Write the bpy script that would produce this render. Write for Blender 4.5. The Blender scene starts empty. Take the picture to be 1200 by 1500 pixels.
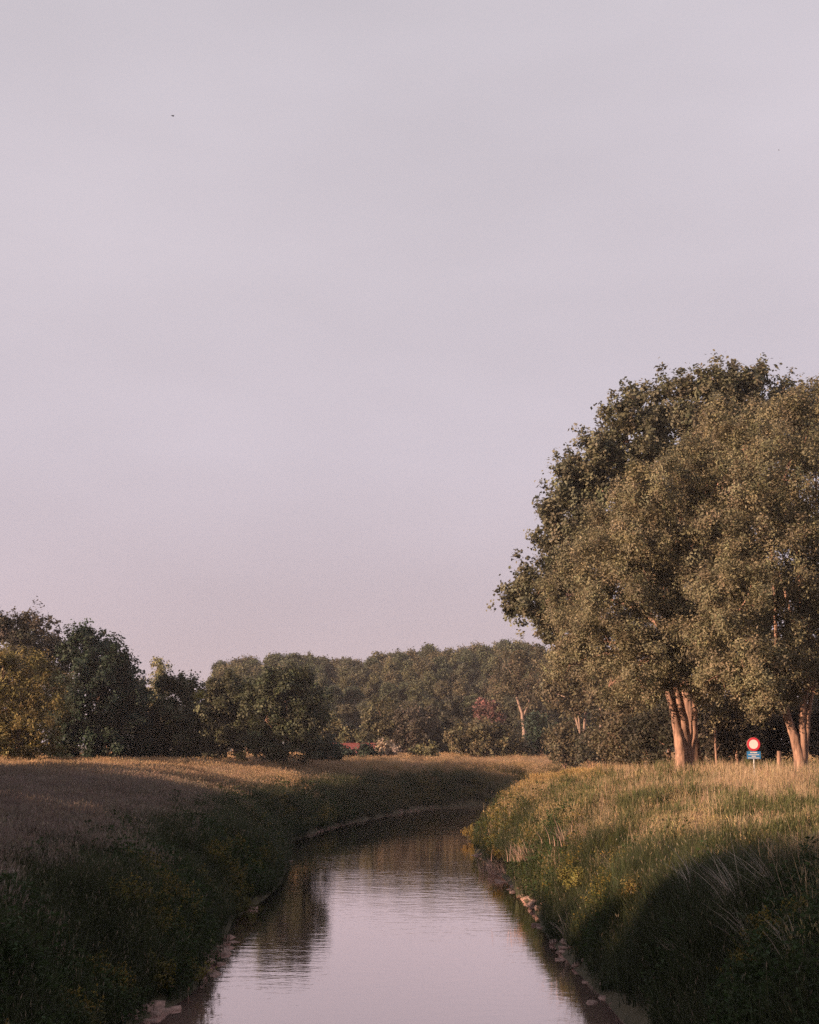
import bpy, math, random
import numpy as np

sc = bpy.context.scene
COL = sc.collection
R = math.radians
rs = np.random.RandomState(11)
random.seed(5)

# ------------------------------------------------------------------ camera
FPX, CX, CY, HOR = 2083.0, 600.0, 750.0, 1090.0      # photograph pixels (1200 x 1500)
CAM_H = 7.1                                          # metres above the water
PITCH = math.atan((HOR - CY) / FPX)
cd = bpy.data.cameras.new('camera')
cam = bpy.data.objects.new('camera', cd); COL.objects.link(cam)
cd.sensor_fit = 'VERTICAL'; cd.sensor_height = 36.0; cd.lens = FPX / 1500 * 36.0
cd.clip_start = 0.2; cd.clip_end = 6000
cam.location = (0, 0, CAM_H); cam.rotation_euler = (math.pi / 2 + PITCH, 0, 0)
sc.camera = cam

# ------------------------------------------------------------------ sun, sky, exposure
SUN_AZ, SUN_EL = 63.0, 15.5            # degrees to the left of straight behind the camera; height
to_sun = (-math.sin(R(SUN_AZ)) * math.cos(R(SUN_EL)), -math.cos(R(SUN_AZ)) * math.cos(R(SUN_EL)), math.sin(R(SUN_EL)))
sl = bpy.data.lights.new('sun', 'SUN'); sl.energy = 5.0; sl.angle = R(0.6); sl.color = (1.0, 0.66, 0.44)
so = bpy.data.objects.new('sun', sl); COL.objects.link(so)
so.rotation_euler = (math.pi / 2 - R(SUN_EL), 0, math.atan2(to_sun[0], -to_sun[1]))
world = bpy.data.worlds.new('World'); sc.world = world; world.use_nodes = True
wn = world.node_tree.nodes; wl = world.node_tree.links
for n in list(wn): wn.remove(n)
w_out = wn.new('ShaderNodeOutputWorld'); w_bg = wn.new('ShaderNodeBackground'); w_bg.inputs['Strength'].default_value = 0.05
w_sky = wn.new('ShaderNodeTexSky'); w_sky.sky_type = 'NISHITA'; w_sky.sun_disc = False
w_sky.sun_elevation = R(SUN_EL); w_sky.sun_rotation = math.atan2(to_sun[0], to_sun[1])
w_sky.dust_density = 3.0; w_sky.air_density = 1.0
w_tc = wn.new('ShaderNodeTexCoord'); w_sep = wn.new('ShaderNodeSeparateXYZ'); w_rmp = wn.new('ShaderNodeValToRGB')
wl.new(w_tc.outputs['Generated'], w_sep.inputs[0]); wl.new(w_sep.outputs['Z'], w_rmp.inputs['Fac'])
VEIL = [(0.0, (0.53, 0.425, 0.48)), (0.10, (0.57, 0.475, 0.535)), (0.20, (0.625, 0.55, 0.615)), (0.32, (0.66, 0.592, 0.648)), (0.48, (0.652, 0.597, 0.65)), (1.0, (0.60, 0.575, 0.65))]
el = w_rmp.color_ramp.elements
while len(el) < len(VEIL): el.new(0.5)
for e, (p, c) in zip(el, VEIL): e.position = p; e.color = (*c, 1)
# a thin, even veil of high cloud over the clear sky
w_map = wn.new('ShaderNodeMapping'); w_map.inputs['Scale'].default_value = (2.2, 2.2, 5.5)
w_noi = wn.new('ShaderNodeTexNoise'); w_noi.inputs['Scale'].default_value = 1.3; w_noi.inputs['Detail'].default_value = 4
wl.new(w_tc.outputs['Generated'], w_map.inputs[0]); wl.new(w_map.outputs[0], w_noi.inputs['Vector'])
w_mr = wn.new('ShaderNodeMapRange'); w_mr.inputs['From Min'].default_value = 0.3; w_mr.inputs['From Max'].default_value = 0.7
w_mr.inputs['To Min'].default_value = 7.6; w_mr.inputs['To Max'].default_value = 8.65
wl.new(w_noi.outputs['Fac'], w_mr.inputs['Value'])
w_sc = wn.new('ShaderNodeVectorMath'); w_sc.operation = 'SCALE'
wl.new(w_rmp.outputs['Color'], w_sc.inputs[0]); wl.new(w_mr.outputs[0], w_sc.inputs['Scale'])
w_mix = wn.new('ShaderNodeMix'); w_mix.data_type = 'RGBA'; w_mix.inputs['Factor'].default_value = 0.9
wl.new(w_sky.outputs[0], w_mix.inputs[6]); wl.new(w_sc.outputs[0], w_mix.inputs[7])
wl.new(w_mix.outputs[2], w_bg.inputs['Color']); wl.new(w_bg.outputs[0], w_out.inputs['Surface'])
vs = sc.view_settings; vs.view_transform = 'Standard'; vs.look = 'None'; vs.exposure = 1.35; vs.gamma = 1.0; vs.use_curve_mapping = False
cy = sc.cycles
cy.max_bounces = 6; cy.diffuse_bounces = 3; cy.glossy_bounces = 3; cy.transmission_bounces = 3
cy.volume_bounces = 0; cy.transparent_max_bounces = 4; cy.use_denoising = False
cy.sample_clamp_indirect = 4.0

# ------------------------------------------------------------------ helpers
def ray(px, py):
    """direction of a photograph pixel, scaled so that its y component is 1"""
    a = (np.asarray(px, float) - CX) / FPX; b = (CY - np.asarray(py, float)) / FPX
    c, s = math.cos(PITCH), math.sin(PITCH)
    dy = c - b * s; dz = s + b * c
    return a / dy, dz / dy
def at(px, py, Y):
    u, v = ray(px, py); return np.array([u * Y, Y, CAM_H + v * Y])
def on_water(px, py):
    u, v = ray(px, py); Y = -CAM_H / v; return (float(u * Y), float(Y))

def tag(o, label=None, cat=None, group=None, kind=None):
    if label: o['label'] = label
    if cat: o['category'] = cat
    if group: o['group'] = group
    if kind: o['kind'] = kind
    return o
def empty(name, loc):
    o = bpy.data.objects.new(name, None); COL.objects.link(o); o.location = loc; o.empty_display_size = 0.3; return o
def link(name, mesh, mat=None, parent=None):
    o = bpy.data.objects.new(name, mesh); COL.objects.link(o)
    if mat is not None and not mesh.materials: mesh.materials.append(mat)
    if parent is not None: o.parent = parent
    return o

class MB:
    """collects vertices and faces of one mesh, with one colour per vertex"""
    def __init__(s): s.v = []; s.f = []; s.c = []; s.n = 0
    def add(s, v, f, c=(1, 1, 1)):
        v = np.asarray(v, float).reshape(-1, 3); c = np.asarray(c, float)
        if c.ndim == 1: c = np.tile(c, (len(v), 1))
        s.v.append(v); s.c.append(c); s.f += [tuple(i + s.n for i in q) for q in f]; s.n += len(v)
    def tube(s, pts, rad, seg=6, c=(1, 1, 1), wob=0.0, cap=True):
        pts = np.asarray(pts, float); k = len(pts); ring = []
        t = np.gradient(pts, axis=0)
        for i in range(k):
            d = t[i] / (np.linalg.norm(t[i]) + 1e-9)
            a = np.cross(d, (0, 1, 0.01) if abs(d[1]) < 0.9 else (1, 0, 0)); a /= np.linalg.norm(a); b = np.cross(d, a)
            th = np.linspace(0, 2 * math.pi, seg, endpoint=False)
            prof = prof if i else rs.uniform(-1, 1, seg)
            r = rad[i] * (1 + wob * (prof + .35 * rs.uniform(-1, 1, seg)))
            ring.append(pts[i] + np.outer(np.cos(th) * r, a) + np.outer(np.sin(th) * r, b))
        f = []
        for i in range(k - 1):
            for j in range(seg):
                f.append((i * seg + j, i * seg + (j + 1) % seg, (i + 1) * seg + (j + 1) % seg, (i + 1) * seg + j))
        if cap: f.append(tuple(range((k - 1) * seg, k * seg))); f.append(tuple(range(seg - 1, -1, -1)))
        s.add(np.concatenate(ring), f, c)
    def box(s, lo, hi, c=(1, 1, 1)):
        (a, b, d), (e, g, h) = lo, hi
        s.add([(a, b, d), (e, b, d), (e, g, d), (a, g, d), (a, b, h), (e, b, h), (e, g, h), (a, g, h)],
              [(0, 3, 2, 1), (4, 5, 6, 7), (0, 1, 5, 4), (1, 2, 6, 5), (2, 3, 7, 6), (3, 0, 4, 7)], c)
    def mesh(s, name, smooth=False):
        m = bpy.data.meshes.new(name)
        m.from_pydata(np.concatenate(s.v).tolist(), [], s.f)
        put_colour(m, np.concatenate(s.c))
        if smooth: m.polygons.foreach_set('use_smooth', [True] * len(m.polygons))
        m.update(); return m
    def build(s, name, mat, parent=None, smooth=False): return link(name, s.mesh(name, smooth), mat, parent)

def put_colour(m, c):
    a = m.attributes.new('col', 'FLOAT_COLOR', 'POINT')
    a.data.foreach_set('color', np.concatenate([c, np.ones((len(c), 1))], 1).astype(np.float32).ravel())
def quads_mesh(name, v, c):
    """v (n,4,3), c (n,3): n separate leaf faces"""
    n = len(v); m = bpy.data.meshes.new(name)
    m.vertices.add(n * 4); m.vertices.foreach_set('co', v.astype(np.float32).ravel())
    m.loops.add(n * 4); m.loops.foreach_set('vertex_index', np.arange(n * 4, dtype=np.int32))
    m.polygons.add(n); m.polygons.foreach_set('loop_start', np.arange(0, n * 4, 4, dtype=np.int32))
    put_colour(m, np.repeat(c, 4, axis=0))
    m.update(calc_edges=True); return m
def unit(a): return a / (np.linalg.norm(a, axis=-1, keepdims=True) + 1e-9)

_perm = rs.randint(0, 2 ** 31, 4096)
def vnoise(x, y, seed=0):
    x = np.asarray(x, float); y = np.asarray(y, float)
    xi = np.floor(x).astype(int); yi = np.floor(y).astype(int); fx = x - xi; fy = y - yi
    fx = fx * fx * (3 - 2 * fx); fy = fy * fy * (3 - 2 * fy)
    def h(a, b): return (_perm[(a * 57 + b * 131 + seed * 977 + _perm[(a + seed) & 4095] % 991) & 4095] % 10000) / 10000.0
    return (h(xi, yi) * (1 - fx) + h(xi + 1, yi) * fx) * (1 - fy) + (h(xi, yi + 1) * (1 - fx) + h(xi + 1, yi + 1) * fx) * fy
def fbm(x, y, seed=0): return (vnoise(x, y, seed) + 0.5 * vnoise(x * 2.1, y * 2.1, seed + 1) + 0.25 * vnoise(x * 4.3, y * 4.3, seed + 2)) / 1.75

# ------------------------------------------------------------------ materials
def mat_base(name):
    m = bpy.data.materials.new(name); m.use_nodes = True; nt = m.node_tree
    return m, nt, nt.nodes['Principled BSDF']
def mat_foliage(name, rough=0.55, trans=0.3, instanced=False, spec=0.12):
    m, nt, p = mat_base(name); N = nt.nodes; L = nt.links
    a = N.new('ShaderNodeAttribute'); a.attribute_name = 'col'; colour = a.outputs['Color']
    if instanced:
        t = N.new('ShaderNodeAttribute'); t.attribute_type = 'INSTANCER'; t.attribute_name = 'tint'
        x = N.new('ShaderNodeMix'); x.data_type = 'RGBA'; x.blend_type = 'MULTIPLY'; x.inputs['Factor'].default_value = 1
        L.new(colour, x.inputs[6]); L.new(t.outputs['Color'], x.inputs[7]); colour = x.outputs[2]
    L.new(colour, p.inputs['Base Color']); p.inputs['Roughness'].default_value = rough; p.inputs['Specular IOR Level'].default_value = spec
    tr = N.new('ShaderNodeBsdfTranslucent'); L.new(colour, tr.inputs['Color'])
    mx = N.new('ShaderNodeMixShader'); mx.inputs[0].default_value = trans
    L.new(p.outputs[0], mx.inputs[1]); L.new(tr.outputs[0], mx.inputs[2]); L.new(mx.outputs[0], N['Material Output'].inputs['Surface'])
    return m
def mat_noise(name, c1, c2, scale=5.0, rough=0.85, bump=0.3, stretch=(1, 1, 1), vcol=False, spec=0.3):
    m, nt, p = mat_base(name); N = nt.nodes; L = nt.links
    tc = N.new('ShaderNodeTexCoord'); mp = N.new('ShaderNodeMapping'); mp.inputs['Scale'].default_value = stretch
    nz = N.new('ShaderNodeTexNoise'); nz.inputs['Scale'].default_value = scale; nz.inputs['Detail'].default_value = 8; nz.inputs['Roughness'].default_value = 0.65
    rp = N.new('ShaderNodeValToRGB'); rp.color_ramp.elements[0].color = (*c1, 1); rp.color_ramp.elements[1].color = (*c2, 1)
    rp.color_ramp.elements[0].position = 0.32; rp.color_ramp.elements[1].position = 0.68
    L.new(tc.outputs['Object'], mp.inputs[0]); L.new(mp.outputs[0], nz.inputs['Vector']); L.new(nz.outputs['Fac'], rp.inputs['Fac'])
    out = rp.outputs['Color']
    if vcol:
        a = N.new('ShaderNodeAttribute'); a.attribute_name = 'col'
        x = N.new('ShaderNodeMix'); x.data_type = 'RGBA'; x.blend_type = 'MULTIPLY'; x.inputs['Factor'].default_value = 1
        L.new(out, x.inputs[6]); L.new(a.outputs['Color'], x.inputs[7]); out = x.outputs[2]
    L.new(out, p.inputs['Base Color']); p.inputs['Roughness'].default_value = rough; p.inputs['Specular IOR Level'].default_value = spec
    b = N.new('ShaderNodeBump'); b.inputs['Strength'].default_value = bump; b.inputs['Distance'].default_value = 0.05
    L.new(nz.outputs['Fac'], b.inputs['Height']); L.new(b.outputs[0], p.inputs['Normal'])
    return m
M_LEAF = mat_foliage('leaf', 0.5, 0.28)
M_GRASS = mat_foliage('grass', 0.6, 0.3, True)
M_BARK = mat_noise('bark', (0.06, 0.036, 0.028), (0.37, 0.225, 0.165), 5, 0.95, 1.0, (1.2, 1.2, 0.22))
M_PALEBARK = mat_noise('pale_bark', (0.15, 0.105, 0.085), (0.31, 0.22, 0.18), 5, 0.85, 0.5, (2, 2, 0.6))
M_SOIL = mat_noise('soil', (0.035, 0.033, 0.018), (0.085, 0.07, 0.04), 1.7, 0.95, 0.6)
M_STONE = mat_noise('stone', (0.11, 0.072, 0.06), (0.36, 0.24, 0.20), 4, 0.85, 0.6)

# ------------------------------------------------------------------ river, terrain
LE = [on_water(*p) for p in [(205, 1500), (250, 1477), (284, 1452), (308, 1415), (326, 1382), (352, 1340), (398, 1311), (418, 1277), (414, 1252), (430, 1232), (496, 1210), (565, 1195), (630, 1184)]]
RE = [on_water(*p) for p in [(922, 1500), (870, 1449), (845, 1422), (806, 1377), (788, 1345), (757, 1305), (726, 1273), (697, 1246)]]
LE = [(-9.0, -120), (-7.6, 15)] + LE + [(10, 172), (24, 181), (50, 186), (120, 184), (400, 170)]
RE = [(7.2, -120), (6.4, 15)] + RE + [(5.6, 108), (8.2, 121), (15, 135), (30, 148), (55, 156), (120, 154), (400, 140)]
def smooth_line(p, sub=5):
    p = np.array(p); o = []
    for i in range(len(p) - 1):
        a, b, c, d = p[max(i - 1, 0)], p[i], p[i + 1], p[min(i + 2, len(p) - 1)]
        l = np.linalg.norm(c - b); ta = (c - a) / (np.linalg.norm(c - a) + 1e-9) * l; tb = (d - b) / (np.linalg.norm(d - b) + 1e-9) * l
        for t in np.linspace(0, 1, sub, endpoint=False):
            o.append((2*t**3-3*t**2+1)*b + (t**3-2*t**2+t)*ta + (-2*t**3+3*t**2)*c + (t**3-t**2)*tb)
    o.append(p[-1]); return np.array(o)
LE_S, RE_S = smooth_line(LE), smooth_line(RE)
def seg_dist(x, y, line):
    best = np.full(x.shape, 1e9)
    for (ax, ay), (bx, by) in zip(line[:-1], line[1:]):
        dx, dy = bx - ax, by - ay; t = np.clip(((x - ax) * dx + (y - ay) * dy) / (dx * dx + dy * dy), 0, 1)
        best = np.minimum(best, (x - ax - t * dx) ** 2 + (y - ay - t * dy) ** 2)
    return np.sqrt(best)
POLY = np.concatenate([LE_S, RE_S[::-1]])
def in_river(x, y):
    r = np.zeros(x.shape, bool)
    for (ax, ay), (bx, by) in zip(POLY, np.roll(POLY, -1, 0)):
        if ay == by: continue
        r ^= ((ay > y) != (by > y)) & (x < (bx - ax) * (y - ay) / (by - ay) + ax)
    return r
def river_frame(x, y):
    """distance outside the water's edge (negative in the water) and whether the left edge is the nearer"""
    x = np.asarray(x, float); y = np.asarray(y, float)
    dl, dr = seg_dist(x, y, LE_S), seg_dist(x, y, RE_S); s = np.minimum(dl, dr)
    return np.where(in_river(x, y), -s, s), dl < dr
def ground(x, y, frame=None):
    x = np.asarray(x, float); y = np.asarray(y, float)
    s, left = frame if frame is not None else river_frame(x, y)
    s2 = s + (fbm(x * 0.28, y * 0.28, 3) - 0.5) * np.where(left, 2.6, 3.2) * np.clip(s / 2.5, 0, 1)
    zl = np.interp(s2, [-8, -1, 0, 0.6, 1.7, 3.0, 6, 10, 18, 40], [-1.8, -0.5, -0.04, 0.4, 1.65, 2.55, 3.4, 3.85, 4.2, 4.35])
    zl = zl + np.clip((190 - y) / 30, 0, 1) * np.interp(s2, [3, 10, 20], [0, .1, .0])
    zr = np.interp(s2, [-8, -1, 0, 0.5, 1.5, 2.6, 4.2, 7, 14, 40], [-1.8, -0.5, -0.04, 0.5, 2.0, 2.95, 3.6, 4.05, 4.35, 4.5])
    z = np.where(left, zl, zr)
    z = z + np.where(left & (y < 150), np.clip((-x - 14) / 14, 0, 1) * 0.2, 0)
    z = z + (fbm(x * 0.13, y * 0.13, 9) - 0.5) * 0.7 * np.clip((s - 3) / 6, 0, 1)
    return z
def gz(x, y): return float(ground(np.array([x]), np.array([y]))[0])

def axis(lo, hi, step, far_lo, far_hi):
    a = list(np.arange(lo, hi + step / 2, step)); st = step
    while a[-1] < far_hi: st *= 1.3; a.append(a[-1] + st)
    st = step
    while a[0] > far_lo: st *= 1.3; a.insert(0, a[0] - st)
    return np.array(a)
gx = axis(-45, 60, 0.6, -1100, 1100); gy = axis(12, 200, 0.7, -350, 1900)
X, Yg = np.meshgrid(gx, gy); Z = ground(X.ravel(), Yg.ravel())
nx, ny = len(gx), len(gy)
gm = bpy.data.meshes.new('ground')
gv = np.stack([X.ravel(), Yg.ravel(), Z], 1)
ii = (np.arange(ny - 1)[:, None] * nx + np.arange(nx - 1)[None]).ravel()
gf = np.stack([ii, ii + 1, ii + nx + 1, ii + nx], 1)
gm.from_pydata(gv.tolist(), [], gf.tolist()); gm.polygons.foreach_set('use_smooth', [True] * len(gm.polygons))
GROUND = tag(link('ground', gm, M_SOIL), 'earth banks and flat meadow on both sides of the river', kind='structure')

# water
wm, nt, p = mat_base('river_water'); N = nt.nodes; L = nt.links
p.inputs['Base Color'].default_value = (0.20, 0.125, 0.11, 1); p.inputs['Roughness'].default_value = 0.03; p.inputs['IOR'].default_value = 2.4
tc = N.new('ShaderNodeTexCoord')
def wave(scale, stretch, detail):
    mp = N.new('ShaderNodeMapping'); mp.inputs['Scale'].default_value = stretch; mp.inputs['Rotation'].default_value = (0, 0, 0.12)
    z = N.new('ShaderNodeTexNoise'); z.inputs['Scale'].default_value = scale; z.inputs['Detail'].default_value = detail; z.inputs['Roughness'].default_value = 0.55
    L.new(tc.outputs['Object'], mp.inputs[0]); L.new(mp.outputs[0], z.inputs['Vector']); return z.outputs['Fac']
h1 = wave(1.6, (0.55, 1.0, 1), 3); h2 = wave(0.22, (0.6, 1.0, 1), 2); h3 = wave(7.0, (0.6, 1, 1), 2)
m1 = N.new('ShaderNodeMath'); m1.operation = 'MULTIPLY'; L.new(h1, m1.inputs[0]); L.new(h2, m1.inputs[1])
m2 = N.new('ShaderNodeMath'); m2.operation = 'MULTIPLY_ADD'; L.new(h3, m2.inputs[0]); m2.inputs[1].default_value = 0.10; L.new(m1.outputs[0], m2.inputs[2])
b = N.new('ShaderNodeBump'); b.inputs['Strength'].default_value = 0.5; b.inputs['Distance'].default_value = 0.028
L.new(m2.outputs[0], b.inputs['Height']); L.new(b.outputs[0], p.inputs['Normal'])
p.inputs['Specular IOR Level'].default_value = 0.0                # murky body; the mirror is mixed over it by Fresnel
fr = N.new('ShaderNodeFresnel'); fr.inputs['IOR'].default_value = 1.33; L.new(b.outputs[0], fr.inputs['Normal'])
mr = N.new('ShaderNodeMapRange'); mr.inputs['From Min'].default_value = 0.02; mr.inputs['From Max'].default_value = 0.5; mr.inputs['To Min'].default_value = 0.12; mr.inputs['To Max'].default_value = 0.98
gl = N.new('ShaderNodeBsdfGlossy'); gl.inputs['Roughness'].default_value = 0.03; gl.inputs['Color'].default_value = (1.0, 0.91, 0.90, 1); L.new(b.outputs[0], gl.inputs['Normal'])
mx = N.new('ShaderNodeMixShader'); L.new(fr.outputs[0], mr.inputs['Value']); L.new(mr.outputs[0], mx.inputs[0]); L.new(p.outputs[0], mx.inputs[1]); L.new(gl.outputs[0], mx.inputs[2]); L.new(mx.outputs[0], N['Material Output'].inputs['Surface'])
w = MB()
wv = [(-40, -120, 0), (60, -120, 0), (60, 120, 0), (410, 120, 0), (410, 200, 0), (-40, 200, 0)]
w.add(wv, [(0, 1, 2, 5), (2, 3, 4, 5)]); tag(w.build('river', wm), 'calm muddy river winding away between grassy banks', kind='structure')

# ------------------------------------------------------------------ stones at the water's edge
def stone_mesh(k):
    m = MB(); r = np.random.RandomState(100 + k); t = (1 + 5 ** 0.5) / 2
    v = unit(np.array([(-1, t, 0), (1, t, 0), (-1, -t, 0), (1, -t, 0), (0, -1, t), (0, 1, t), (0, -1, -t), (0, 1, -t), (t, 0, -1), (t, 0, 1), (-t, 0, -1), (-t, 0, 1)], float))
    v *= r.uniform(0.72, 1.2, (12, 1)); v *= (0.5, 0.36, 0.24); v[:, 2] = np.clip(v[:, 2], -0.2, 0.15 + 0.06 * r.rand())
    f = [(0,11,5),(0,5,1),(0,1,7),(0,7,10),(0,10,11),(1,5,9),(5,11,4),(11,10,2),(10,7,6),(7,1,8),(3,9,4),(3,4,2),(3,2,6),(3,6,8),(3,8,9),(4,9,5),(2,4,11),(6,2,10),(8,6,7),(9,8,1)]
    m.add(v, f); return m.mesh('stone')
STONES = [stone_mesh(k) for k in range(9)]
for s in STONES: s.materials.append(M_STONE)
def along(line, y0, y1):
    seg = np.linalg.norm(np.diff(line, axis=0), axis=1); u = np.concatenate([[0], np.cumsum(seg)])
    t = np.linspace(0, u[-1], 4000); x = np.interp(t, u, line[:, 0]); y = np.interp(t, u, line[:, 1])
    k = (y > y0) & (y < y1); tx = np.gradient(x); ty = np.gradient(y); n = np.hypot(tx, ty)
    return np.stack([x, y, tx / n, ty / n], 1)[k]
far = MB(); made = 0
for line, side, y0, y1, n in ((LE_S, -1, 34, 100, 260), (RE_S, 1, 34, 96, 200), (LE_S, -1, 100, 166, 130)):
    pts = along(line, y0, y1); pts = pts[pts[:, 0] < 20]
    for k in range(n):
        q = pts[rs.randint(len(pts))]
        if vnoise(q[1] * 0.33, side * 7.0, 41) < 0.44: continue
        off = rs.uniform(-0.5, 0.65) + 0.25 * (rs.rand() < 0.3)
        x = q[0] + side * q[3] * off; y = q[1] - side * q[2] * off
        sz = rs.uniform(0.28, 0.8) * (1.25 if rs.rand() < 0.12 else 0.85)
        if y > 100: sz *= .7
        z = max(gz(x, y), -0.1) + 0.05 * sz
        rot = (rs.uniform(-.3, .3), rs.uniform(-.3, .3), rs.uniform(0, 6.28)); me = STONES[rs.randint(9)]
        if y < 100 and made < 290:
            o = link('stone', me, None, GROUND); o.location = (x, y, z); o.rotation_euler = rot; o.scale = (sz, sz, sz); made += 1
        else:
            co = np.empty(len(me.vertices) * 3); me.vertices.foreach_get('co', co); co = co.reshape(-1, 3) * sz
            c_, s_ = math.cos(rot[2]), math.sin(rot[2]); co = co @ np.array([[c_, s_, 0], [-s_, c_, 0], [0, 0, 1]])
            far.add(co + (x, y, z), [tuple(pl.vertices) for pl in me.polygons])
tag(far.build('stone_rubble', M_STONE, GROUND), kind='stuff')

# ------------------------------------------------------------------ grass, herbs and reeds (instanced tufts)
PROTO = bpy.data.collections.new('tufts')
def blade(m, base, ang, lean, h, wd, c0, c1, seg=3, droop=0.5):
    """one bent blade: a tapering strip"""
    d = np.array([math.cos(ang), math.sin(ang), 0]); sd = np.array([-d[1], d[0], 0]); tw = rs.uniform(-0.9, 0.9)
    sd = sd * math.cos(tw) + d * math.sin(tw); V = []; C = []
    for i in range(seg + 1):
        t = i / seg; p = base + d * lean * (t ** (1 + droop)) + np.array([0, 0, h * (t - 0.22 * droop * t * t * min(1, lean / h * 1.4))])
        wv = wd * (1 - t) ** 0.6 if i < seg else 0.002
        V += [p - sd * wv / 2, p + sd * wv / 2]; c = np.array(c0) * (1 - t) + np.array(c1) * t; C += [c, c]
    m.add(V, [(2*i, 2*i+1, 2*i+3, 2*i+2) for i in range(seg)], np.array(C)); return p
def leaf_at(m, p, d, ln, wd, c):
    d = unit(np.asarray(d, float)); s = unit(np.cross(d, rs.normal(size=3)))
    m.add([p, p + d * ln * .5 + s * wd / 2, p + d * ln, p + d * ln * .5 - s * wd / 2], [(0, 1, 2, 3)], c)
def jit(c, k=0.25): return np.array(c) * rs.uniform(1 - k, 1 + k) * rs.uniform(0.92, 1.08, 3)
def tuft(kind):
    m = MB(); U = rs.uniform
    if kind == 'meadow':                      # fine haulms with brownish seed heads
        for _ in range(46):
            b = np.array([*rs.normal(0, 0.17, 2), -0.05]); h = U(0.55, 1.0); a = U(0, 6.28)
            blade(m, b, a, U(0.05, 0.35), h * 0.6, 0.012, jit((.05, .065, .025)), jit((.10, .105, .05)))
        for _ in range(26):
            b = np.array([*rs.normal(0, 0.17, 2), -0.05]); h = U(0.7, 1.12); a = U(0, 6.28)
            p = blade(m, b, a, U(0.05, 0.25), h, 0.007, jit((.09, .09, .045)), jit((.19, .16, .125)), 3, 0.3)
            for _k in range(3):
                leaf_at(m, p - np.array([0, 0, U(-.02, .13)]), (math.cos(a) * .5 + U(-.4, .4), math.sin(a) * .5 + U(-.4, .4), 1), U(.07, .14), U(.014, .028), jit((.22, .18, .145)))
    elif kind == 'green':
        for _ in range(58):
            b = np.array([*rs.normal(0, 0.18, 2), -0.05]); h = U(0.4, 1.15)
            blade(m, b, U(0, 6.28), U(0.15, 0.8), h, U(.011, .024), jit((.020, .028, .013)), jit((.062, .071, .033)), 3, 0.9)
        for _ in range(2):
            b = np.array([*rs.normal(0, 0.15, 2), -0.05]); p = blade(m, b, U(0, 6.28), U(.05, .3), U(.7, 1.1), .008, jit((.07, .08, .04)), jit((.16, .14, .09)), 3, .3)
            leaf_at(m, p, (U(-.5, .5), U(-.5, .5), 1), .12, .02, jit((.18, .14, .10)))
    elif kind in ('herb', 'yellow'):
        for _ in range(13):
            b = np.array([*rs.normal(0, 0.2, 2), -0.05]); h = U(0.45, 1.0); a = U(0, 6.28); ln = U(0, .25)
            p = blade(m, b, a, ln, h, 0.012, jit((.03, .04, .018)), jit((.05, .065, .025)), 2, 0.3)
            for k in range(11):
                t = U(.2, 1); q = b + (p - b) * t; an = U(0, 6.28)
                leaf_at(m, q, (math.cos(an), math.sin(an), U(-.3, .6)), U(.07, .15), U(.035, .07), jit((.030, .046, .016) if kind == 'herb' else (.07, .075, .022)))
            if kind == 'yellow':
                for k in range(9):
                    leaf_at(m, p + rs.normal(0, .05, 3), rs.normal(size=3), U(.04, .07), U(.03, .05), jit((.17, .125, .03)))
    elif kind == 'reed':
        for _ in range(15):
            b = np.array([*rs.normal(0, 0.2, 2), -0.05]); h = U(0.8, 1.35); a = U(0, 6.28)
            p = blade(m, b, a, U(0, .12), h, .014, jit((.06, .062, .03)), jit((.12, .115, .05)), 2, .2)
            for k in range(5):
                q = b + (p - b) * U(.25, .95); an = U(0, 6.28)
                blade(m, q, an, U(.08, .25), U(.2, .42), U(.016, .03), jit((.06, .072, .03)), jit((.12, .12, .052)), 2, .7)
    elif kind == 'dryreed':
        for _ in range(15):
            b = np.array([*rs.normal(0, 0.2, 2), -0.05]); h = U(0.8, 1.5); a = U(0, 6.28)
            p = blade(m, b, a, U(0, .22), h, .019, jit((.24, .18, .11)), jit((.50, .37, .25), .2), 2, .2)
            for k in range(2):
                q = b + (p - b) * U(.4, .95); blade(m, q, U(0, 6.28), U(.08, .2), U(.1, .3), .018, jit((.28, .21, .13)), jit((.38, .28, .18)), 2, .7)
    elif kind == 'dense':                     # thick short sward that closes the ground
        for _ in range(70):
            b = np.array([*rs.normal(0, 0.3, 2), -0.05]); h = U(0.2, 0.55)
            blade(m, b, U(0, 6.28), U(0.05, 0.35), h, U(.012, .022), jit((.03, .038, .016)), jit((.075, .08, .036)), 2, .8)
    return m
KINDS = {'meadow': 6, 'green': 6, 'herb': 5, 'yellow': 4, 'reed': 5, 'dryreed': 4, 'dense': 4}
COLS = {}
for kd, n in KINDS.items():
    c = bpy.data.collections.new('tuft_' + kd); COLS[kd] = c
    for i in range(n):
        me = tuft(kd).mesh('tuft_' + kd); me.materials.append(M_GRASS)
        c.objects.link(bpy.data.objects.new('tuft_%s_%02d' % (kd, i), me))

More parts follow.
